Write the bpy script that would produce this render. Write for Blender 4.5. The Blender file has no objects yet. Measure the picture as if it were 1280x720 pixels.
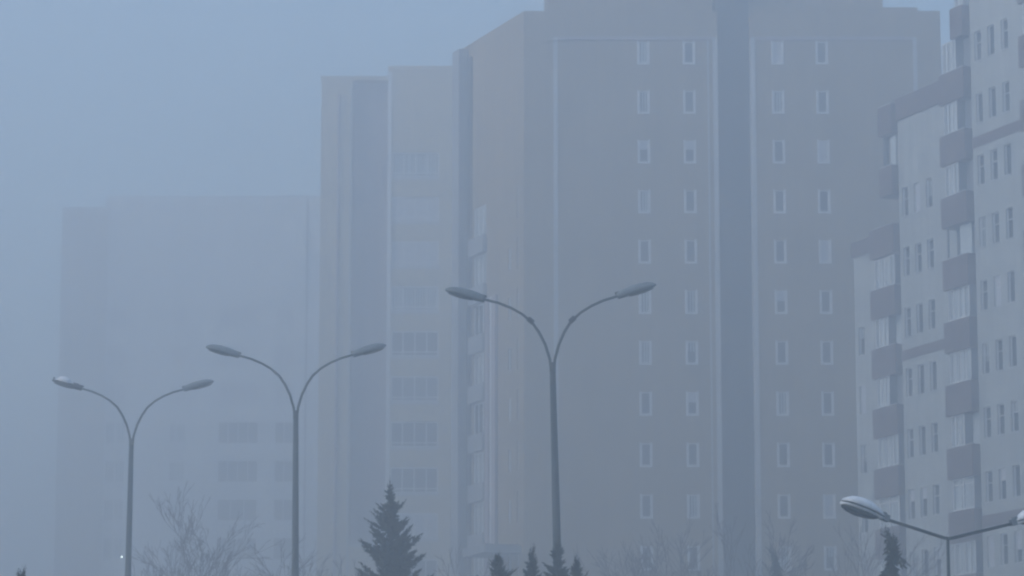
import bpy, math, random
from mathutils import Vector, Matrix
random.seed(12)
S = bpy.context.scene
COL = S.collection
R = math.radians

# ------------------------------------------------------------------ camera
cd = bpy.data.cameras.new('camera'); cam = bpy.data.objects.new('camera', cd); COL.objects.link(cam)
cam.location = (0, 0, 1.6)
cam.rotation_euler = (R(90) + math.atan(735 / 4100), 0, 0)
cd.sensor_width = 36; cd.lens = 4100 / 1280 * 36; cd.clip_start = .5; cd.clip_end = 6000
S.camera = cam

# ------------------------------------------------------------------ sky, sun, exposure
W = bpy.data.worlds.new('World'); S.world = W; W.use_nodes = True
nt = W.node_tree; bg = nt.nodes['Background']
sky = nt.nodes.new('ShaderNodeTexSky'); sky.sky_type = 'NISHITA'; sky.sun_disc = False
SUN_EL, SUN_AZ = R(24), R(245)
sky.sun_elevation = SUN_EL; sky.sun_rotation = SUN_AZ
sky.air_density = 1.2; sky.dust_density = 1.5; sky.ozone_density = 2.4
nt.links.new(sky.outputs[0], bg.inputs[0]); bg.inputs[1].default_value = .15
ld = bpy.data.lights.new('sun', 'SUN'); ld.energy = .5; ld.angle = R(30); ld.color = (1, .97, .93)
sun = bpy.data.objects.new('sun', ld); COL.objects.link(sun)
sd = Vector((math.sin(SUN_AZ) * math.cos(SUN_EL), math.cos(SUN_AZ) * math.cos(SUN_EL), math.sin(SUN_EL)))
sun.rotation_euler = sd.to_track_quat('Z', 'Y').to_euler()
S.view_settings.view_transform = 'Standard'; S.view_settings.look = 'None'
S.view_settings.exposure = 0.88; S.view_settings.gamma = 1
S.render.engine = 'CYCLES'
S.cycles.max_bounces = 8; S.cycles.diffuse_bounces = 3; S.cycles.volume_bounces = 3
S.cycles.filter_width = 2.2
S.cycles.use_denoising = True

HAZE_DENSITY = .0093
HAZE_COLOR = (.912, .925, .945)

# ------------------------------------------------------------------ materials
MATS = {}
def mat(name, col, rough=.85, var=.12, scale=3.0, streak=0., bump=0., metal=0., spec=.3, dirt=None):
    m = bpy.data.materials.new(name); m.use_nodes = True; t = m.node_tree; n = t.nodes; L = t.links
    b = n['Principled BSDF']; b.inputs['Roughness'].default_value = rough
    b.inputs['Metallic'].default_value = metal; b.inputs['Specular IOR Level'].default_value = spec
    tc = n.new('ShaderNodeTexCoord')
    nz = n.new('ShaderNodeTexNoise'); nz.inputs['Scale'].default_value = scale; nz.inputs['Detail'].default_value = 6
    L.new(tc.outputs['Object'], nz.inputs['Vector'])
    mr = n.new('ShaderNodeMapRange'); mr.inputs[1].default_value = .25; mr.inputs[2].default_value = .75
    mr.inputs[3].default_value = 1 - var; mr.inputs[4].default_value = 1 + var
    L.new(nz.outputs['Fac'], mr.inputs[0])
    fac = mr.outputs[0]
    if streak:
        mp = n.new('ShaderNodeMapping'); mp.inputs['Scale'].default_value = (1.7, 1.7, .09)
        L.new(tc.outputs['Object'], mp.inputs[0])
        n2 = n.new('ShaderNodeTexNoise'); n2.inputs['Scale'].default_value = 1.6; n2.inputs['Detail'].default_value = 5
        L.new(mp.outputs[0], n2.inputs['Vector'])
        m2 = n.new('ShaderNodeMapRange'); m2.inputs[1].default_value = .3; m2.inputs[2].default_value = .65
        m2.inputs[3].default_value = 1 - streak; m2.inputs[4].default_value = 1.0
        L.new(n2.outputs['Fac'], m2.inputs[0])
        mu = n.new('ShaderNodeMath'); mu.operation = 'MULTIPLY'
        L.new(fac, mu.inputs[0]); L.new(m2.outputs[0], mu.inputs[1]); fac = mu.outputs[0]
    vm = n.new('ShaderNodeVectorMath'); vm.operation = 'SCALE'; vm.inputs[0].default_value = col[:3]
    L.new(fac, vm.inputs['Scale']); L.new(vm.outputs[0], b.inputs['Base Color'])
    if bump:
        bp = n.new('ShaderNodeBump'); bp.inputs['Strength'].default_value = bump; bp.inputs['Distance'].default_value = .02
        L.new(nz.outputs['Fac'], bp.inputs['Height']); L.new(bp.outputs[0], b.inputs['Normal'])
    MATS[name] = m; return m

mat('ochre_plaster', (.29, .225, .14), .9, .12, .55, .22, .3)
mat('sand_plaster', (.53, .445, .30), .9, .10, .8, .18, .3)
mat('blue_grey_plaster', (.27, .28, .30), .9, .10, 1.2, .14, .3)
mat('pale_plaster', (.40, .42, .41), .9, .08, 1.0, .22, .3)
mat('brown_plaster', (.125, .08, .07), .9, .14, 1.5, .18, .3)
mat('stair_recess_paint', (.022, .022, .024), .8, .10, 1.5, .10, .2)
mat('mauve_plaster', (.33, .28, .29), .9, .10, 1.0, .15, .3)
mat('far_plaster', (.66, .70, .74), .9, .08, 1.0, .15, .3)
mat('white_trim', (.74, .74, .74), .6, .06, 3)
mat('trim_plaster', (.48, .49, .50), .8, .08, 2, .15)
mat('dark_glass', (.02, .024, .03), .25, .15, 1.5, spec=.6)
mat('curtain_cloth', (.48, .53, .55), .9, .12, 4.0)
mat('grey_shutter', (.16, .17, .19), .7, .1, 4.0)
mat('white_blind', (.52, .53, .57), .7, .06, 4.0)
mat('roof_felt', (.10, .10, .10), .9, .15, 2.0)
mat('drain_pipe', (.10, .11, .13), .6, .1, 4.0)
mat('galvanised_steel', (.055, .07, .075), .6, .2, 6.0, .2, metal=.1)
mat('lamp_housing', (.17, .20, .215), .5, .12, 8.0, .1)
mat('lamp_housing_pale', (.85, .87, .88), .4, .08, 8.0, .1)
mat('lamp_glass', (.03, .04, .045), .15, .1, 6.0, spec=.6)
mat('gasket_rubber', (.03, .035, .04), .7, .1, 6.0)
mat('reflector_metal', (.85, .86, .88), .3, .04, 8.0)
mat('spruce_needles', (.018, .032, .026), .8, .3, 5.0)
mat('cedar_needles', (.018, .042, .038), .8, .3, 5.0)
mat('bark', (.06, .05, .045), .95, .25, 8.0, bump=.5)
mat('twig_bark', (.085, .07, .075), .95, .2, 8.0)
mat('asphalt', (.05, .05, .052), .9, .15, 6.0, bump=.3)
mat('kerb_stone', (.30, .30, .29), .9, .12, 4.0)
mat('road_paint', (.75, .75, .72), .7, .08, 6.0)
mat('winter_grass', (.075, .085, .045), .95, .3, .7, bump=.5)

# ------------------------------------------------------------------ mesh helpers
class MB:
    def __init__(s): s.v = []; s.f = []
    def quad(s, *p):
        i = len(s.v); s.v += [tuple(q) for q in p]; s.f.append(tuple(range(i, i + len(p))))
    def box(s, x0, x1, y0, y1, z0, z1):
        i = len(s.v)
        s.v += [(x0, y0, z0), (x1, y0, z0), (x1, y1, z0), (x0, y1, z0), (x0, y0, z1), (x1, y0, z1), (x1, y1, z1), (x0, y1, z1)]
        s.f += [tuple(i + k for k in f) for f in ((3, 2, 1, 0), (4, 5, 6, 7), (0, 1, 5, 4), (1, 2, 6, 5), (2, 3, 7, 6), (3, 0, 4, 7))]
        return s
    def tube(s, pts, rads, n=8, cap=True):
        pts = [Vector(p) for p in pts]; i0 = len(s.v); up = None
        for k, p in enumerate(pts):
            d = (pts[min(k + 1, len(pts) - 1)] - pts[max(k - 1, 0)]).normalized()
            if up is None: up = d.orthogonal().normalized()
            a = (up - d * up.dot(d))
            a = a.normalized() if a.length > 1e-5 else d.orthogonal().normalized()
            up = a; b = d.cross(a)
            for j in range(n):
                t = 2 * math.pi * j / n
                s.v.append(tuple(p + (a * math.cos(t) + b * math.sin(t)) * rads[k]))
        for k in range(len(pts) - 1):
            for j in range(n):
                a, b = i0 + k * n + j, i0 + k * n + (j + 1) % n
                s.f.append((a, b, b + n, a + n))
        if cap:
            s.f.append(tuple(i0 + j for j in reversed(range(n))))
            s.f.append(tuple(i0 + (len(pts) - 1) * n + j for j in range(n)))
        return s
    def mesh(s, name, m, smooth=False):
        me = bpy.data.meshes.new(name); me.from_pydata(s.v, [], s.f); me.materials.append(MATS[m])
        if smooth: me.polygons.foreach_set('use_smooth', [True] * len(me.polygons))
        me.update(); return me
    def build(s, name, m, parent=None, loc=(0, 0, 0), rz=0, smooth=False, kind=None):
        return link(name, s.mesh(name, m, smooth), parent, loc, rz, kind)

def link(name, me, parent=None, loc=(0, 0, 0), rz=0, kind=None):
    o = bpy.data.objects.new(name, me); COL.objects.link(o); o.location = loc; o.rotation_euler = (0, 0, rz)
    if parent: o.parent = parent
    if kind: o['kind'] = kind
    return o

def thing(name, label, cat, loc=(0, 0, 0), rz=0, group=None):
    o = bpy.data.objects.new(name, None); COL.objects.link(o); o.location = loc; o.rotation_euler = (0, 0, rz)
    o.empty_display_size = .3
    o['label'] = label; o['category'] = cat
    if group: o['group'] = group
    return o

def prism(pts, z0, z1, holes=None, reveal=.16, top=True, base=False):
    """walls on a plan polygon (counter-clockwise), each edge a real wall face with window openings cut in it"""
    mb = MB(); holes = holes or {}; N = len(pts)
    for e in range(N):
        P = Vector(pts[e]); Q = Vector(pts[(e + 1) % N]); L = (Q - P).length; d = (Q - P) / L; nin = Vector((-d.y, d.x))
        def V(a, z, y=0.): q = P + d * a + nin * y; return (q.x, q.y, z)
        H = holes.get(e, [])
        xs = sorted({0., L} | {round(h[0], 4) for h in H} | {round(h[1], 4) for h in H})
        zs = sorted({z0, z1} | {round(h[2], 4) for h in H} | {round(h[3], 4) for h in H})
        for i in range(len(xs) - 1):
            run = None
            for j in range(len(zs) - 1):
                cx, cz = (xs[i] + xs[i + 1]) / 2, (zs[j] + zs[j + 1]) / 2
                inside = any(h[0] < cx < h[1] and h[2] < cz < h[3] for h in H)
                if not inside and run is None: run = zs[j]
                if inside and run is not None:
                    mb.quad(V(xs[i], run), V(xs[i + 1], run), V(xs[i + 1], zs[j]), V(xs[i], zs[j])); run = None
            if run is not None:
                mb.quad(V(xs[i], run), V(xs[i + 1], run), V(xs[i + 1], z1), V(xs[i], z1))
        for a0, a1, b0, b1 in H:
            r = reveal
            mb.quad(V(a0, b0), V(a0, b1), V(a0, b1, r), V(a0, b0, r)); mb.quad(V(a1, b0), V(a1, b0, r), V(a1, b1, r), V(a1, b1))
            mb.quad(V(a0, b0), V(a0, b0, r), V(a1, b0, r), V(a1, b0)); mb.quad(V(a0, b1), V(a1, b1), V(a1, b1, r), V(a0, b1, r))
            mb.quad(V(a0, b0, r), V(a0, b1, r), V(a1, b1, r), V(a1, b0, r))
    if top: mb.quad(*[(p[0], p[1], z1) for p in pts])
    return mb

# window units; local x across, y into the wall, z up, origin at lower left outer corner of the opening
CACHE = {}
def shared(key, fn):
    if key not in CACHE: CACHE[key] = fn()
    return CACHE[key]

def frame_mesh(w, h, lites, transom, bar, d0=.02, d1=.09, m='white_trim'):
    def f():
        b = MB(); e = .003
        b.box(e, w - e, d0, d1, e, bar); b.box(e, w - e, d0, d1, h - bar, h - e)
        b.box(e, bar, d0, d1, bar, h - bar); b.box(w - bar, w - e, d0, d1, bar, h - bar)
        for k in range(1, lites):
            x = w * k / lites; b.box(x - bar * .45, x + bar * .45, d0 + .002, d1, bar, h - bar)
        if transom:
            z = h * transom; b.box(bar, w - bar, d0 + .005, d1, z - bar * .35, z + bar * .35)
        return b.mesh('window', m)
    return shared(('fr', w, h, lites, transom, bar, m), f)

def pane_mesh(w, h, m='dark_glass'):
    return shared(('pn', w, h, m), lambda: MB().box(.01, w - .01, .10, .12, .01, h - .01).mesh('pane', m))

def curtain_mesh(w, h, y=.092, seed=0, m='curtain_cloth'):
    def f():
        b = MB(); r = random.Random(seed); x = .0; P = [(0, y)]
        while x < w - .09:
            x += r.uniform(.05, .09); P.append((x, y + (.018 if len(P) % 2 else -.012) * r.uniform(.6, 1.3)))
        P.append((w, y))
        for (a, ya), (c, yc) in zip(P, P[1:]): b.quad((a, ya, 0), (c, yc, 0), (c, yc, h), (a, ya, h))
        return b.mesh('curtain', m)
    return shared(('cu', w, h, y, seed, m), f)

def window(parent, P, d, a, z, w, h, lites=1, transom=0, bar=.06, cover=None, surround=False, sill=False, frac=1.):
    """window whose opening starts a metres along the wall line P + d*a"""
    rz = math.atan2(d.y, d.x); q = Vector(P) + d * a
    fr = link('window', frame_mesh(w, h, lites, transom, bar), parent, (q.x, q.y, z), rz)
    link('pane', pane_mesh(w, h), fr)
    if cover == 'curtain':
        cw = round(w - 2 * bar - .01, 2)
        link('curtain', curtain_mesh(cw, round(h * frac - 2 * bar, 2), seed=random.randrange(3)), fr, (bar + .005, 0, h - bar - (h * frac - 2 * bar)))
    elif cover in ('white_blind', 'grey_shutter'):
        def f(m=cover):
            b = MB(); hh = h * frac - 2 * bar; n = max(4, int(hh / .085)); s_ = hh / n
            for k in range(n): b.box(bar + .004, w - bar - .004, .055 + .006 * (k % 2), .088, h - bar - (k + 1) * s_, h - bar - k * s_ - .006)
            return b.mesh('blind', m)
        link('blind', shared(('bl', w, h, cover, frac), f), fr)
    if surround:
        def f():
            b = MB(); t = .12
            b.box(-t, 0, -.035, .0, -.02, h + t); b.box(w, w + t, -.035, .0, -.02, h + t); b.box(0, w, -.035, .0, h, h + t)
            return b.mesh('surround', 'trim_plaster')
        link('surround', shared(('sr', w, h), f), fr)
    if sill:
        link('sill', shared(('sl', w), lambda: MB().box(-.14, w + .14, -.09, .0, -.09, -.022).mesh('sill', 'white_trim')), fr)
    return fr

# ------------------------------------------------------------------ ground, road
def gz(y): return .055 * min(max(y - 60, 0), 60)
b = MB()
ys = [-650, -100, 0, 60, 75, 90, 105, 120, 160, 260, 650]
for y0, y1 in zip(ys, ys[1:]):
    for x0, x1 in ((-650, -60), (-60, 60), (60, 650)):
        b.quad((x0, y0, gz(y0)), (x1, y0, gz(y0)), (x1, y1, gz(y1)), (x0, y1, gz(y1)))
b.build('ground', 'winter_grass', kind='structure')
rd = Vector((-.465, .885)); rn = Vector((.885, .465)); r0 = Vector((.85, 68.0))
def strip(o0, o1, dz, ts):
    m_ = MB()
    for t0, t1 in ts:
        n_ = max(1, int((t1 - t0) / 4)) if t1 - t0 < 100 else 40
        for k in range(n_):
            a, c = t0 + (t1 - t0) * k / n_, t0 + (t1 - t0) * (k + 1) / n_
            q = [r0 + rd * a + rn * o0, r0 + rd * a + rn * o1, r0 + rd * c + rn * o1, r0 + rd * c + rn * o0]
            m_.quad(*[(p.x, p.y, gz(p.y) + dz) for p in q])
    return m_
strip(-9, -1, .006, [(-60, 85)]).build('road', 'asphalt', kind='structure')
strip(1, 9, .006, [(-60, 85)]).build('road', 'asphalt', kind='structure')
strip(-5.08, -4.92, .012, [(t, t + 3) for t in range(-56, 80, 9)]).build('lane_marking', 'road_paint', kind='structure')
strip(4.92, 5.08, .012, [(t, t + 3) for t in range(-56, 80, 9)]).build('lane_marking', 'road_paint', kind='structure')
kb = MB()
for o in (-9.15, -1.0, .85, 9.0):
    for k in range(36):
        a, c = -60 + 4 * k, -60 + 4 * k + 3.98
        q = [r0 + rd * a + rn * o, r0 + rd * a + rn * (o + .15), r0 + rd * c + rn * (o + .15), r0 + rd * c + rn * o]
        i = len(kb.v); kb.v += [(p.x, p.y, gz(p.y) - .05) for p in q] + [(p.x, p.y, gz(p.y) + .13) for p in q]
        kb.f += [tuple(i + t for t in f) for f in ((4, 5, 6, 7), (0, 1, 5, 4), (1, 2, 6, 5), (2, 3, 7, 6), (3, 0, 4, 7))]
kb.build('kerb', 'kerb_stone', kind='structure')

AX = Vector((.38545, -.92273)); NO = Vector((-.92273, -.38545))     # street direction (towards us) and its outward normal
RZ = math.atan2(AX.y, AX.x)

# ------------------------------------------------------------------ stepped apartment block on the right
FH = 2.815
rb = thing('apartment_block', 'pale apartment block with brown balcony fronts and a stepped roofline at the right edge', 'building', (20.697, 141.764, 3.3), RZ,
           'apartment blocks in the fog')
Z0 = 3.3
X = Vector((1, 0))
def rz_(z): return z - Z0
# three wall sections, each higher than the one before; local y = 0 is the plane of the tallest
secs = [dict(u0=-13.05, u1=-8.08, y=.72, top=30.7, wins=[-12.42], wz=27.25, n=5),
        dict(u0=-8.06, u1=-.604, y=.43, top=36.3, wins=[-7.48, -6.38, -5.27], wz=33.02, n=7),
        dict(u0=-.60, u1=3.9, y=.0, top=47.2, wins=[.05, 1.17, 2.32], wz=41.45, n=10)]
ww, wh = .58, 1.36
fills = [(3.9, 6.2, .4, 47.2)]
for s in secs:
    H = []
    for wx in s['wins']:
        for k in range(s['n']):
            zt = s['wz'] - FH * k
            H.append((wx - ww / 2 - s['u0'], wx + ww / 2 - s['u0'], rz_(zt - wh), rz_(zt)))
    u0, u1, y, D = s['u0'], s['u1'], s['y'], 13.
    prism([(u0, y), (u1, y), (u1, D), (u0, D)], 0, rz_(s['top']), {0: H}, .17).build('wall', 'pale_plaster', rb)
    for wx in s['wins']:
        for k in range(s['n']):
            zt = s['wz'] - FH * k
            c = random.choice([None, None, None, 'curtain', None, 'white_blind'])
            window(rb, (u0, y + .055), X, wx - ww / 2 - u0, rz_(zt - wh), ww, wh, 1, random.choice([.62, .62, 0]), .035, c, sill=False, frac=random.choice([1, .62, .38]))
            sl = MB().box(-.04, ww + .04, -.05, -.003, -.06, -.004) if 'sl2' not in CACHE else None
            me = shared('sl2', lambda: sl.mesh('sill', 'trim_plaster'))
            link('sill', me, rb, (wx - ww / 2, y, rz_(zt - wh)))
for u0, u1, y, top in fills:
    MB().box(u0 + .002, u1 - .002, y, 12.9, 0, rz_(top)).build('wall', 'pale_plaster', rb)
# roof parapets in brown render
MB().box(-13.12, -10.40, .62, 13.05, rz_(30.66), rz_(31.38)).build('roof_parapet', 'brown_plaster', rb)
MB().box(-8.12, -2.90, .35, 13.06, rz_(36.28), rz_(37.32)).build('roof_parapet', 'brown_plaster', rb)
MB().box(-.66, 6.3, -.08, 13.07, rz_(46.9), rz_(48.1)).build('roof_parapet', 'brown_plaster', rb)
# string courses
for u0, u1, y, a, c in ((-8.06, -2.80, .43, 24.95, 25.42), (-.58, 3.75, 0, 33.38, 33.87), (-.58, 3.75, 0, 16.50, 17.02)):
    MB().box(u0 - .02, u1, y - .03, y + .05, rz_(a), rz_(c)).build('string_course', 'brown_plaster', rb)

def balcony(u0, u1, top, style, h=1.37, yf=-.5, yb=1.1, roof=False):
    """parapet box of one bay storey with the glazing that stands on it"""
    z1 = rz_(top); z0 = z1 - h; t = .1
    b = MB()
    b.box(u0, u1, yf, yf + t, z0, z1)
    b.box(u0, u0 + t, yf + t + .002, yb, z0, z1); b.box(u1 - t, u1, yf + t + .002, yb, z0, z1)
    b.box(u0 + t + .002, u1 - t - .002, yf + t + .002, yb, z0 + .01, z0 + .16)
    bal = b.build('balcony', 'brown_plaster', rb)
    MB().box(u0 + .012, u1 - .012, yf + .012, yf + .1, z1 + .002, z1 + .045).build('coping', 'trim_plaster', bal)
    if roof:      # the topmost box closes the bay: no glazing above it
        MB().box(u0 + .12, u1 - .12, yf + .12, yb, z1 - .3, z1 - .02).build('bay_roof', 'roof_felt', bal); return
    gh = FH - h - .05; gz0 = z1 + .05; w = u1 - u0
    if style == 'open':
        # bare balcony: dark door and pale wall behind, one post
        MB().box(u0 + .35, u0 + .43, yf + .06, yf + .14, gz0, gz0 + gh).build('post', 'drain_pipe', bal)
        MB().box(u0 + w * .5, u1 - .12, yf + .30, yf + .34, gz0, gz0 + gh).build('screen', 'curtain_cloth', bal)
        MB().box(u0 + .2, u0 + w * .5 - .01, .3, .34, gz0 - .9, gz0 + gh).build('balcony_door', 'dark_glass', bal)
        return
    a0 = u0 + (.22 if style != 'narrow' else .25); a1 = u1 - .16
    if style == 'half': a1 = u0 + w * .62
    gw = round(a1 - a0, 2); lites = {'full': 4, 'half': 3, 'grid': 2, 'narrow': 2}[style]
    fr = frame_mesh(gw, round(gh, 3), lites, .8 if style in ('grid',) else 0, .055)
    g = link('balcony_glazing', fr, bal, (a0, yf + .1, gz0))
    MB().box(a0 + .02, a1 - .02, yf + .205, yf + .22, gz0 + .01, gz0 + gh - .01).build('pane', 'dark_glass', bal)
    link('curtain', curtain_mesh(round(gw - .08, 2), round(gh - .1, 2), seed=random.randrange(4)), bal, (a0 + .04, yf + .1, gz0 + .05))
    # glazed return on the near side
    MB().box(a1 + .002, a1 + .05, yf + .12, yb - .3, gz0, gz0 + gh).build('side_glazing', 'grey_shutter' if style != 'narrow' else 'curtain_cloth', bal)
    if style == 'half':
        MB().box(a1 + .08, u1 - .12, yf + .5, yf + .54, gz0, gz0 + gh).build('screen', random.choice(['curtain_cloth', 'grey_shutter']), bal)
    if style != 'narrow':
        MB().box(u0 + .14, u0 + .18, yf + .15, yb - .3, gz0, gz0 + gh).build('side_glazing', 'grey_shutter', bal)

st2 = ['narrow', 'half', 'half', 'half', 'open', 'full', 'full', 'half', 'grid', 'full']
for k, st in enumerate(st2):
    top = 39.98 - 2.827 * k
    balcony(-1.72 if k == 0 else -2.86, -.64, top, st, yf=-.37)
balcony(-1.72, -.64, 39.98 + 2.827, 'narrow', yf=-.37)
st1 = ['narrow', 'open', 'full', 'full', 'half', 'half', 'full', 'grid', 'full']
tops1 = [37.12, 34.2, 31.42, 28.54, 25.76, 22.95, 20.14, 17.36, 14.5]
for k, st in enumerate(st1):
    # storey above this parapet carries the glazing, so the topmost one is a bare roof parapet
    top = tops1[k]
    balcony(-9.32 if k < 2 else -10.37, -8.08, top, st, yf=.1, yb=1.5, roof=k in (0, 2))
# the top parapets only close the roof: cover them with a cap block
for k in range(12):
    balcony(3.9, 6.2, 37.4 + 2.84 * 2 - 2.84 * k, random.choice(['full', 'half']), yf=-.3)

# ------------------------------------------------------------------ tall block in the middle
CX, CY = .65, 174.95
LS = 9.25
far = Vector((CX, CY)) - AX * LS
mb_ = thing('tower_block', 'tall ochre tower block with a dark vertical recess behind the nearest twin lamp', 'building', (CX, CY, Z0), 0, 'apartment blocks in the fog')
def lx(x): return x - CX
fx, fy = far.x - CX, far.y - CY
XR = 23.55
ROOF = 48.45
colx = [7.20, 9.71, 14.57, 17.0]
gw_, gh_ = .50, 1.20
front = []; styl = []
rows = [46.12 - 2.778 * k for k in range(12)]
S0, S1 = 11.27, 13.10
for zi, zc in enumerate(rows):
    for cx in colx: front.append((cx - gw_ / 2, cx + gw_ / 2, zc - gh_ / 2, zc + gh_ / 2))
def seg_holes(x0, x1): return [(a - x0, c - x0, z - Z0, t - Z0) for a, c, z, t in front if x0 < a < x1]
# left wing: front face + street side face
side_w = []
sw = []                                   # (from far end a0, a1, z0, z1, kind)
for k in range(8):
    z = 24.40 - 2.785 * (k - 4)
    sw.append((LS - 2.02 - .22, LS - 2.02 + .22, z - 1.25, z, 'small'))
for k in range(9):
    z = 24.80 - 2.785 * (k - 5)
    sw.append((LS - .88 - .12, LS - .88 + .12, z - 1.75, z, 'slit'))
for k in range(9):
    z = 24.75 - 2.785 * (k - 5)
    sw.append((LS - 7.35, LS - 5.40, z - 1.75, z, 'loggia'))
wing = [(0, 0), (lx(S0), 0), (lx(S0), 15), (fx, 15), (fx, fy)]
prism(wing, 0, ROOF - Z0, {0: seg_holes(CX, S0), 4: [(a, c, z - Z0, t - Z0) for a, c, z, t, _ in sw]}, .17).build('wall', 'ochre_plaster', mb_)
prism([(lx(S1), 0), (lx(XR), 0), (lx(XR), 15), (lx(S1), 15)], 0, ROOF - Z0, {0: seg_holes(S1, XR)}, .17).build('wall', 'ochre_plaster', mb_)
MB().box(lx(S0) + .002, lx(S1) - .002, 1.3, 14.9, 0, ROOF + 12.5 - Z0).build('stair_tower', 'stair_recess_paint', mb_)  # unseen height above the roof is added so the haze reaches higher
for x0, x1 in ((S0 - .26, S0 + .012), (S1 - .012, S1 + .24), (2.26, 2.50), (22.0, 22.22), (S0 - .56, S0 - .48)):
    MB().box(lx(x0), lx(x1), -.06, .0 if x0 in (2.26, 22.0, S0 - .56) else 1.28, 0, 46.95 - Z0).build('corner_strip', 'trim_plaster', mb_)
MB().box(lx(2.50) + .002, lx(S0) - .262, -.10, -.001, 46.80 - Z0, 46.98 - Z0).build('cornice', 'mauve_plaster', mb_)
MB().box(lx(S1) + .242, lx(22.0) - .002, -.10, -.001, 46.80 - Z0, 46.98 - Z0).build('cornice', 'mauve_plaster', mb_)
# roof storeys; the taller one has unseen height added to raise the haze top
MB().box(lx(S1) + .3, lx(22.36), .25, 14.5, ROOF - Z0 + .002, 48.72 - Z0).build('roof_upstand', 'ochre_plaster', mb_)
MB().box(lx(1.9), lx(S0) - .1, 2.6, 14.0, ROOF - Z0 + .002, 57.0 - Z0).build('roof_storey', 'ochre_plaster', mb_)
MB().box(lx(S1) + .1, lx(20.7), 2.6, 14.0, 48.73 - Z0, 51.5 - Z0).build('roof_storey', 'ochre_plaster', mb_)
covers = {}
for zi, zc in enumerate(rows):
    for ci, cx in enumerate(colx):
        c = random.choice([None, None, 'curtain', 'curtain', 'white_blind']); fr_ = random.choice([1, 1, .5])
        if (zi, ci) in ((2, 0), (2, 1)): c, fr_ = 'white_blind', .45
        if (zi, ci) in ((9, 3), (4, 3), (0, 2)): c, fr_ = 'white_blind', 1
        if (zi, ci) in ((8, 0), (8, 1), (9, 2), (3, 3), (6, 2), (6, 3), (4, 0), (4, 1), (10, 0), (10, 1)): c = None
        window(mb_, (0, .05), X, lx(cx) - gw_ / 2, zc - gh_ / 2 - Z0, gw_, gh_, 1, 0, .045, c, surround=False, sill=False, frac=fr_)
        def f():
            w, h = gw_, gh_; q = MB(); t = .09
            q.box(-t, -.001, -.045, -.001, -.02, h + .03); q.box(w + .001, w + t, -.045, -.001, -.02, h + .03); q.box(-t, w + t, -.085, -.001, -.10, -.022)
            return q.mesh('window_surround', 'white_trim')
        link('window_surround', shared('ms', f), mb_, (lx(cx) - gw_ / 2, 0, zc - gh_ / 2 - Z0))
inn = Vector((.92273, .38545))
pf = Vector((fx, fy)) + inn * .05
for a, c, z, t, kd in sw:
    if kd == 'small': window(mb_, pf, AX, a, z - Z0, c - a, t - z, 1, 0, .05, random.choice([None, 'curtain', 'curtain']))
    if kd == 'slit': window(mb_, pf, AX, a, z - Z0, round(c - a, 2), t - z, 1, 0, .03)
    if kd == 'loggia': window(mb_, pf, AX, a, z - Z0, round(c - a, 2), t - z, 3, 0, .06, random.choice([None, 'curtain', 'curtain', None]))
def side_box(a0, a1, y0, y1, z0, z1, name, m):
    o = MB().box(a0, a1, y0, y1, z0 - Z0, z1 - Z0).build(name, m, mb_, (fx, fy, 0), RZ); return o
side_box(-.02, 1.05, -.55, -.002, Z0, 48.2, 'stair_bay', 'blue_grey_plaster')
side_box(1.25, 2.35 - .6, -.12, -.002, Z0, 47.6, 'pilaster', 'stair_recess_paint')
side_box(4.0, 4.55, -.16, -.002, Z0, 33.2, 'pilaster', 'mauve_plaster')
side_box(4.62, 4.80, -.10, -.002, Z0, 33.2, 'drain_pipe', 'white_trim')
side_box(4.95, 5.55, -.16, -.002, Z0, 33.2, 'pilaster', 'mauve_plaster')
side_box(5.6, 8.9, -2.1, -.002, 18.6, 19.05, 'canopy', 'blue_grey_plaster')
for k in range(9):
    z = 24.75 - 2.785 * (k - 5) - 1.75
    if z > 16: side_box(LS - 7.5, LS - 5.3, -.25, -.004, z - 1.0, z - .03, 'balcony', 'blue_grey_plaster')

# ------------------------------------------------------------------ block behind it
b2 = thing('apartment_block', 'ochre apartment block with four-light windows and a mauve recess behind the spruce', 'building', (-13.57, 227.6, 3.3), 0, 'apartment blocks in the fog')
b2.scale = (1.15, 1.15, 1.15)
BX = -11.8
H = []; wins2 = []
cov2 = {0: (None, 1), -1: ('grey_shutter', 1), -2: (None, 1), -3: (None, 1), -4: ('white_blind', 1), -5: (None, 1)}
for k in range(-6, 5):
    zt = 34.64 + 2.795 * k
    c, fr_ = cov2.get(k, (random.choice(['white_blind', 'curtain']), 1))  # upper rows get pale covers that imitate thicker fog over the windows
    wins2.append((-7.40, 2.92, zt - 1.58, 1.58, 4, c)); wins2.append((-3.12, .5, zt - 1.3, 1.2, 1, random.choice([None, 'curtain'])))
HL = [(x - (-7.65), x + w - (-7.65), z - Z0, z + h - Z0) for x, w, z, h, n, c in wins2]
prism([(-7.65 - BX, 0), (.6 - BX, 0), (.6 - BX, 14), (-7.65 - BX, 14)], 0, 51.0 - Z0, {0: HL}, .17).build('wall', 'sand_plaster', b2)
for x, w, z, h, n, c in wins2:
    fr = window(b2, (0, .05), X, x - BX, z - Z0, w, h, n, .18 if n == 4 else 0, .08, c)
    if n == 4:
        q = MB(); q.box(-.02, w + .02, -.10, -.052, -.16, .02)
        q.build('sill', 'trim_plaster', fr)
MB().box(-9.88 - BX, -7.652 - BX, .9, 13.9, 21.4 - Z0, 50.4 - Z0).build('recess_wall', 'mauve_plaster', b2)
MB().box(-9.88 - BX, -7.652 - BX, -.02, 13.9, 0, 21.4 - Z0 - .002).build('entrance_wall', 'sand_plaster', b2)
MB().box(-9.86 - BX, -7.66 - BX, -.06, .88, 21.4 - Z0, 21.6 - Z0).build('sill_band', 'trim_plaster', b2)
MB().box(0, -9.882 - BX, .0, 13.9, 0, 50.4 - Z0).build('wall', 'sand_plaster', b2)
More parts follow.
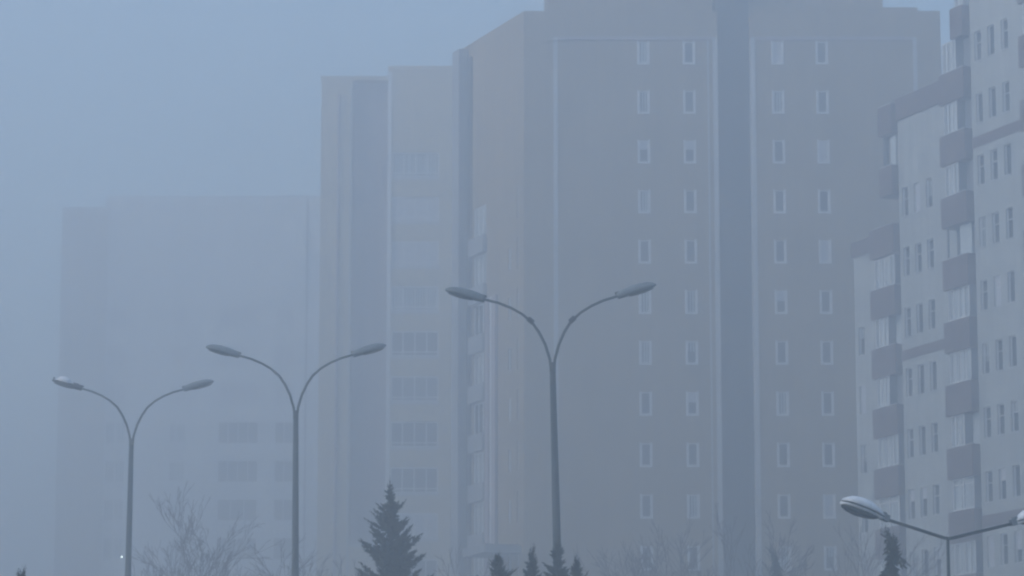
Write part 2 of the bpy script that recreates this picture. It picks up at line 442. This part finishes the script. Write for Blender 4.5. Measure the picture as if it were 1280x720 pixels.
MB().box(-7.68 - BX, -7.44 - BX, -.08, -.002, 0, 50.9 - Z0).build('corner_strip', 'white_trim', b2)
MB().box(-10.02 - BX, -9.884 - BX, -.06, -.002, 0, 50.2 - Z0).build('corner_strip', 'pale_plaster', b2)
MB().tube([(-10.72 - BX, -.1, 0), (-10.72 - BX, -.1, 49.5 - Z0)], [.09, .09]).build('drain_pipe', 'mauve_plaster', b2)
MB().box(-.05, -7.7 - BX, -.05, 13.95, 50.402 - Z0, 50.65 - Z0).build('roof_parapet', 'sand_plaster', b2)
MB().box(-7.70 - BX, .65 - BX, -.06, 14.05, 51.002 - Z0, 51.3 - Z0).build('roof_parapet', 'sand_plaster', b2)

# ------------------------------------------------------------------ farthest block on the left
b3 = thing('apartment_block', 'faint grey apartment block almost lost in fog behind the two left-hand twin lamps', 'building', (-39.24, 280.0, 3.3), 0, 'apartment blocks in the fog')
b3.scale = (1.2, 1.2, 1.2)
BX3 = -32.7
w3 = []
for k in range(-5, 4):
    zt = 33.97 + 2.775 * k
    w3.append((-21.1, 2.9, zt - 1.6, 1.6, 4 if k != -2 else 3, None))
    w3.append((-17.05, 1.4, zt - 1.6, 1.6, 2, None))
    w3.append((-29.2, 1.5, zt - 1.6, 1.6, 2, random.choice(['curtain', 'curtain', None])))
    w3.append((-24.6, 1.2, zt - 1.5, 1.4, 1, random.choice(['curtain', 'white_blind'])))
SPL = -29.35
def hole3(x0, x1): return [(x - x0, x + w - x0, z - Z0, z + h - Z0) for x, w, z, h, n, c in w3 if x0 < x < x1]
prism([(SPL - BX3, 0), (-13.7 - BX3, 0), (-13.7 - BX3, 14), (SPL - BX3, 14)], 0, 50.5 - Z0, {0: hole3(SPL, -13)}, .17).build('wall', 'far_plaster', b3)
MB().box(0, SPL - BX3 - .002, .6, 13.9, 0, 49.8 - Z0).build('recess_wall', 'trim_plaster', b3)
MB().box(SPL - BX3 - .1, SPL - BX3 + .1, -.06, -.002, 0, 50.3 - Z0).build('corner_strip', 'trim_plaster', b3)
MB().box(-14.9 - BX3, -14.75 - BX3, -.06, -.002, 0, 50.3 - Z0).build('corner_strip', 'drain_pipe', b3)
for x, w, z, h, n, c in w3:
    if z > 34: c = 'white_blind'  # pale blinds added to the upper windows to fade them like denser fog
    window(b3, (0, .05), X, x - BX3, z - Z0, w, h, n, 0, .06, c)
# little lit lamp on the facade, near the ground floors
lm = bpy.data.materials.new('lit_lamp'); lm.use_nodes = True
e = lm.node_tree.nodes['Principled BSDF']; e.inputs['Emission Color'].default_value = (.85, 1, .95, 1); e.inputs['Emission Strength'].default_value = 6
MATS['lit_lamp'] = lm
wl = MB().box(-.06, .06, -.3, -.002, -.05, .03).build('wall_lamp', 'drain_pipe', b3, (-27.75 - BX3, 0, 24.25 - Z0))
MB().box(-.07, .07, -.34, -.302, -.09, .05).build('bulb_cover', 'lit_lamp', wl)

# ------------------------------------------------------------------ street lamps
def loft(mb, secs, n=14):
    """secs: (x, half width, top z, bottom z, centre z)"""
    i0 = len(mb.v)
    for x, w, zt, zb, zc in secs:
        for j in range(n):
            t = 2 * math.pi * j / n; cy, sz = math.cos(t), math.sin(t)
            y = w * math.copysign(abs(cy) ** .8, cy); z = zc + (zt - zc) * abs(sz) ** .85 if sz >= 0 else zc - (zc - zb) * abs(sz) ** .85
            mb.v.append((x, y, z))
    for k in range(len(secs) - 1):
        for j in range(n):
            a, c = i0 + k * n + j, i0 + k * n + (j + 1) % n
            mb.f.append((a, c, c + n, a + n))
    mb.f.append(tuple(i0 + j for j in reversed(range(n)))); mb.f.append(tuple(i0 + (len(secs) - 1) * n + j for j in range(n)))
    return mb

def lamp_head(parent, loc, rz, tilt, L=.84, open_top=False):
    """cobra head pointing along local +x, tilted up by tilt"""
    sh = MB()
    prof = [(0, .085, .07, -.055, 0), (.02, .095, .085, -.065, 0), (.10, .105, .095, -.065, 0), (.22, .13, .115, -.065, 0), (.40, .155, .13, -.065, 0),
            (.60, .165, .13, -.05, 0), (.78, .145, .115, -.045, 0), (.91, .10, .08, -.03, 0), (.98, .045, .035, -.012, 0), (1.0, .008, .008, -.003, 0)]
    if open_top:
        prof = [(x, w, zt * (.45 if .15 < x < .95 else .8), zb, 0) for x, w, zt, zb, _ in prof]
    loft(sh, [(x * L, w, zt, zb, zc) for x, w, zt, zb, zc in prof])
    o = sh.build('lamp_head', 'gasket_rubber' if open_top else 'lamp_housing', parent, loc, rz, smooth=True)
    o.rotation_euler = (0, -tilt, rz)
    g = MB(); loft(g, [(x * L, w, zt, zb, -.05) for x, w, zt, zb in ((.26, .01, -.045, -.06), (.30, .09, -.045, -.08), (.5, .125, -.045, -.09), (.7, .12, -.045, -.085), (.86, .08, -.045, -.065), (.92, .01, -.045, -.05))])
    g.build('lens', 'lamp_glass', o, smooth=True)
    c = MB(); c.box(-.03, .07, -.06, .06, .045, .085); c.build('latch', 'gasket_rubber', o)
    if open_top:
        r = MB(); loft(r, [(x * L, w, zt, .02, .03) for x, w, zt in ((.34, .03, .07), (.44, .13, .17), (.60, .15, .20), (.76, .13, .17), (.86, .04, .08))])
        r.build('reflector', 'reflector_metal', o, smooth=True)
        r = MB(); r.box(.12 * L, .3 * L, -.06, .06, .04, .10); r.box(.93 * L, .965 * L, -.07, .07, .0, .10); r.build('ballast', 'drain_pipe', o)
    return o

def twin_lamp(label, x, y, zj, lean, collars=False, broken=False, hs=1.0, spin=0):
    z0 = gz(y); H = zj - z0
    t = thing('street_lamp', label, 'street lamp', (x + H * math.tan(lean) , y, z0), R(spin), 'twin-armed street lamps in a row')
    t.rotation_euler = (0, -lean, R(spin))
    MB().tube([(0, 0, 0), (0, 0, .6), (0, 0, H * .55), (0, 0, H - .02)], [.125, .125, .095, .062], 16).build('pole', 'galvanised_steel', t, smooth=True)
    MB().tube([(0, 0, 0), (0, 0, .05)], [.24, .24], 8).build('base_plate', 'galvanised_steel', t)
    MB().tube([(0, 0, H - .16), (0, 0, H + .03)], [.068, .066], 12).build('collar', 'galvanised_steel', t)
    for s in (-1, 1):
        P = [(.03, -.12), (.05, .10), (.14, .42), (.26, .68), (.40, .90), (.60, 1.08), (.82, 1.215), (1.08, 1.33), (1.36, 1.41), (1.44, 1.43)]
        pts = [(s * px * 1.03, 0, H + pz) for px, pz in P]
        MB().tube(pts, [.030] * 5 + [.027] * 3 + [.026, .026], 10).build('arm', 'galvanised_steel', t, smooth=True)
        if collars:
            a = Vector((s * .44, 0, H + .935)); d_ = Vector((s * .2, 0, .18)).normalized() * .07
            MB().tube([a - d_, a + d_], [.055, .055], 10).build('sleeve', 'gasket_rubber', t)
        lamp_head(t, (s * 1.36 * 1.03, 0, H + 1.41), 0 if s > 0 else math.pi, R(15), .86 * hs, broken and s < 0)
    return t
twin_lamp('nearest and tallest of the three twin-armed lamps, in front of the ochre tower', .85, 68.04, 12.18, R(1.25), collars=True, spin=-1)
twin_lamp('middle one of the three twin lamps in a row, beside the spruce', -5.31, 79.84, 12.82, R(.45), spin=0)
twin_lamp('leftmost twin lamp whose left head has lost its cover and shows the white reflector', -10.44, 89.32, 13.38, R(-.3), broken=True, spin=1)

# low V-armed lamp with pale heads at the right
vx, vy, vz = VLAMP = (7.19, 54.0, 7.08)
t4 = thing('street_lamp', 'low lamp with straight V arms and large pale heads, before the balconies', 'street lamp', (vx, vy, 0), R(22))
MB().tube([(0, 0, 0), (0, 0, 3), (0, 0, vz - .02)], [.045, .035, .026], 12).build('pole', 'galvanised_steel', t4, smooth=True)
MB().tube([(0, 0, 0), (0, 0, .04)], [.16, .16], 8).build('base_plate', 'galvanised_steel', t4)
def pale_head(parent, loc, s, tilt):
    L = .80
    P = [(0, .05, .055, 0), (.06, .075, .08, 0), (.2, .12, .13, 0), (.4, .16, .175, 0), (.6, .175, .18, 0), (.8, .155, .145, 0), (.93, .10, .085, 0), (1., .03, .02, 0)]
    m_ = MB(); loft(m_, [(x * L, w, zt, .012, .02) for x, w, zt, _ in P], 18)
    o = m_.build('lamp_head', 'lamp_housing_pale', parent, loc, 0, smooth=True); o.rotation_euler = (0, -tilt, 0 if s > 0 else math.pi)
    m_ = MB(); loft(m_, [(x * L, w + .008, .018, .004, .011) for x, w, zt, _ in P], 18); m_.build('gasket', 'gasket_rubber', o)
    m_ = MB(); loft(m_, [(x * L, w * .99, .0, -.05, -.02) for x, w, zt, _ in P], 18); m_.build('rim', 'lamp_housing_pale', o, smooth=True)
    m_ = MB(); loft(m_, [(x * L, w, -.045, zb, -.05) for x, w, zb in ((.10, .03, -.055), (.2, .10, -.09), (.4, .14, -.125), (.6, .155, -.135), (.8, .135, -.12), (.93, .08, -.085), (.97, .03, -.055))], 16)
    m_.build('lens', 'lamp_glass', o, smooth=True)
    m_ = MB(); m_.box(-.10, .045, -.045, .045, -.05, .06); m_.box(-.03, .03, -.05, .05, .062, .085); m_.build('clamp', 'lamp_housing', o)
    return o
for s in (-1, 1):
    Lx = 1.14 if s < 0 else 1.24; rise = Lx * math.tan(R(13.5))
    MB().tube([(0, 0, vz), (s * .06, 0, vz + .006), (s * Lx, 0, vz + rise)], [.028, .028, .026], 10).build('arm', 'galvanised_steel', t4, smooth=True)
    pale_head(t4, (s * (Lx + .06), 0, vz + rise + .03), s, R(17))

# ------------------------------------------------------------------ trees
def needle_spray(mb, p, d, L, w, r, n):
    """a flattened tapering spray of short needle blades along direction d"""
    side = d.cross(Vector((0, 0, 1)));
    side = side.normalized() if side.length > .05 else Vector((1, 0, 0))
    upv = side.cross(d)
    for k in range(n):
        t = (k + r.random()) / n; c = p + d * (L * t); ww_ = w * (1 - t * .75)
        a = r.uniform(0, 2 * math.pi); o = (side * math.cos(a) + upv * math.sin(a) * .7)
        tip = c + o * ww_ + d * (ww_ * r.uniform(.4, 1.1)); q = d.cross(o).normalized() * (ww_ * r.uniform(.2, .38))
        mb.quad(c - q, c + q, tip)

def conifer(label, x, y, ztop, radius, spire, seed, needles='spruce_needles', droop=0., lean=(0, 0), upsweep=.55, density=1., tip=None, rough=1., group='evergreens along the bottom of the view', name='spruce_tree', cat='tree', top_only=5.0):
    r = random.Random(seed); z0 = gz(y); H = ztop - .3 - z0
    t = thing(name, label, cat, (x, y, z0), 0, group)
    r.random()
    def axis(z):
        k = z / H; v = Vector((lean[0] * k ** 3, lean[1] * k ** 3, z))
        if tip and z > H - tip[1]:
            q = (z - (H - tip[1])) / tip[1]; v.x += tip[0] * q * q; v.z -= abs(tip[0]) * .35 * q * q
        return v
    zs = [0, H * .2, H * .4, H * .6, H * .75, H * .85] + [H * (.85 + .015 * i) for i in range(1, 11)]
    MB().tube([axis(z) for z in zs], [max(.012, .018 * (H - z) + .01) for z in zs], 7).build('trunk', 'bark', t)
    mb = MB(); z = H
    # leader
    for k in range(int(14 * density)):
        c = axis(H - spire * k / 14); needle_spray(mb, c, Vector((r.uniform(-.3, .3), r.uniform(-.3, .3), 1)).normalized(), .24, .03 + .12 * k / 14, r, 14)
    z = H - .18
    while z > H * .10:
        dn = H - z; rad = radius * (dn / H) ** .82 * (1 if dn > spire else .55 + .45 * dn / spire)
        rad = max(rad, .03 + .12 * min(1, dn / .6))
        deep = dn > top_only
        nb = int((5 if not deep else 5) + min(3, dn * .6))
        for k in range(nb):
            a = r.uniform(0, 2 * math.pi); L = rad * r.uniform(.6, 1.0) * (1 + rough * r.choice([-.25, 0, 0, .05, .35]))
            up = upsweep * r.uniform(.6, 1.3) - droop
            d0 = Vector((math.cos(a), math.sin(a), up - .1)).normalized(); p = axis(z + r.uniform(-.08, .08)); n = max(2, int(L / .22))
            pp = p
            for j in range(n):
                f_ = (j + 1) / n
                dd = Vector((d0.x, d0.y, d0.z + upsweep * f_ * .7 - droop * f_ * 1.2)).normalized()
                wd = (.13 + .14 * (1 - f_)) * min(1.2, .6 + L * .6) * min(1, .35 + dn * .9)
                needle_spray(mb, pp, dd, L / n * 1.25, wd, r, int((13 if not deep else 7) * density))
                if j and not deep or (deep and j % 2):
                    for sgn in (-1, 1):
                        sd_ = (dd + sgn * dd.cross(Vector((0, 0, 1))).normalized() * .9).normalized()
                        if droop: sd_ = (sd_ + Vector((0, 0, -.9))).normalized()
                        needle_spray(mb, pp, sd_, L * .32 * (1.2 - f_) + .1, wd * .8, r, int((10 if not deep else 6) * density))
                pp = pp + dd * (L / n)
        z -= r.uniform(.10, .18) * (1 if not deep else 2.0)
    mb.build('crown', needles, t)
    return t

conifer('tall dark spruce with a thin spire, biggest evergreen, left of the nearest lamp', -2.84, 75.9, 10.95, 3.3, .9, 3, top_only=3.0, density=1.6, rough=.55)
conifer('short blunt dark evergreen poking up left of the nearest lamp pole', -.27, 63.0, 7.84, 4.6, .12, 5, density=1.8, top_only=1.5, rough=.4)
conifer('slim young spruce tip halfway between the blunt evergreen and the lamp pole', .40, 64.0, 8.15, 2.3, .35, 7, top_only=1.6, density=1.5)
conifer('young spruce growing round the foot of the nearest lamp pole', .90, 65.2, 8.38, 2.9, .2, 8, top_only=1.6, density=1.5)
conifer('small spruce tip just right of the nearest lamp pole', 1.28, 65.0, 8.03, 2.4, .25, 9, top_only=1.6, density=1.5)
conifer('leaning deodar cedar with a drooping top under the pale left lamp head', 6.92, 59.5, 8.10, 2.6, .35, 12, needles='cedar_needles', droop=.45, upsweep=.2, tip=(-.22, .40), top_only=2.2, name='cedar_tree', rough=1.2, density=1.8)
conifer('hazy drooping cedar at the foot of the dark recess of the tower', 8.85, 110.0, 12.9, 3.0, .8, 14, needles='cedar_needles', droop=.5, upsweep=.15, tip=(-.35, .7), top_only=3., density=1.5, name='cedar_tree', rough=1.3)
conifer('single curved evergreen tip in the lower left corner', -7.37, 49.2, 6.31, 1.6, .2, 15, tip=(.07, .15), top_only=1.2, density=1.5)

def bare_tree(label, x, y, ztop, spread, seed, depth=6, lean=0., group='bare trees below the blocks', first=.3, thick=.14, twigs=2):
    r = random.Random(seed); z0 = gz(y); H = ztop - z0
    t = thing('bare_tree', label, 'tree', (x, y, z0), 0, group)
    tr, br = MB(), MB()
    def grow(mb, p, d, L, rad, lv):
        n = 3 if lv else 4; pts = [p]; rr = [rad]
        for k in range(n):
            d = (d + Vector((r.uniform(-.26, .26), r.uniform(-.26, .26), r.uniform(-.10, .14)))).normalized()
            pts.append(pts[-1] + d * (L / n)); rr.append(max(rad * (1 - .42 * (k + 1) / n), .010))
        mb.tube(pts, rr, 5 if lv < 2 else 3, cap=False)
        if lv >= depth: return
        m = 3 if lv < 2 else twigs + (r.random() < .3)
        for k in range(m):
            q = pts[-1] if k == 0 else pts[r.randrange(1, n + 1)]
            a = r.uniform(0, 2 * math.pi); tilt = r.uniform(.25, .75) * spread if k else r.uniform(.05, .3)
            o = d.orthogonal().normalized(); o = Matrix.Rotation(a, 3, d) @ o
            dd = (d + o * math.tan(min(tilt, 1.1))).normalized(); dd.z = max(dd.z, -.05); dd.z += .07; dd.normalize()
            grow(br, q, dd, L * r.uniform(.62, .86), max(rr[-1] * r.uniform(.5, .75), .010), lv + 1)
    grow(tr, Vector((0, 0, 0)), Vector((lean, 0, 1)).normalized(), H * first, thick, 0)
    zmax = max(v[2] for v in br.v); k = H / zmax
    top = max(br.v, key=lambda v: v[2])
    for m_ in (tr, br): m_.v = [((v[0] - top[0] * v[2] / zmax) * k, (v[1] - top[1] * v[2] / zmax) * k, v[2] * k) for v in m_.v]
    tr.build('trunk', 'bark', t); br.build('branches', 'twig_bark', t)
    return t
bare_tree('tallest bare tree, open crown between the two left-hand lamps', -12.65, 127, 16.8, .72, 21, depth=9, first=.3)
bare_tree('low bare tree right of the leftmost lamp pole at the bottom edge', -13.8, 126, 13.9, .9, 22, depth=7)
bare_tree('low bare tree in front of the dark shuttered window at lower left', -9.9, 126, 14.2, 1.0, 23, depth=7)
bare_tree('low bare tree just left of the middle lamp pole at the bottom edge', -8.8, 127, 14.1, 1.0, 24, depth=8)
bare_tree('low bare tree between the middle lamp and the spruce', -6.7, 127, 13.9, 1.0, 30, depth=8)
bare_tree('faint bare tree between the spruce and the blunt evergreen', -1.95, 126, 14.2, .8, 25, depth=8)
bare_tree('bare tree in front of the two lowest windows left of the dark recess', 5.6, 125, 14.4, 1.0, 26, depth=8)
bare_tree('slender bare tree close to the left edge of the dark recess', 8.0, 129, 16.1, .55, 27, depth=8)
bare_tree('bushy bare tree right of the dark recess of the tower', 10.7, 124, 15.0, 1.0, 28, depth=8)
bare_tree('slender bare tree where the tower meets the stepped block', 12.8, 124, 14.75, .8, 29, depth=7)

# ------------------------------------------------------------------ fog
hz = MB().box(-700, 700, -700, 700, -1.0, 63.0)
me = bpy.data.meshes.new('haze'); me.from_pydata(hz.v, [], hz.f)
hm = bpy.data.materials.new('haze'); hm.use_nodes = True; n = hm.node_tree; n.nodes.clear()
out = n.nodes.new('ShaderNodeOutputMaterial'); pv = n.nodes.new('ShaderNodeVolumePrincipled')
pv.inputs['Density'].default_value = HAZE_DENSITY; pv.inputs['Color'].default_value = (*HAZE_COLOR, 1); pv.inputs['Anisotropy'].default_value = .62
n.links.new(pv.outputs[0], out.inputs['Volume']); me.materials.append(hm)
ho = bpy.data.objects.new('haze', me); COL.objects.link(ho); ho['kind'] = 'stuff'
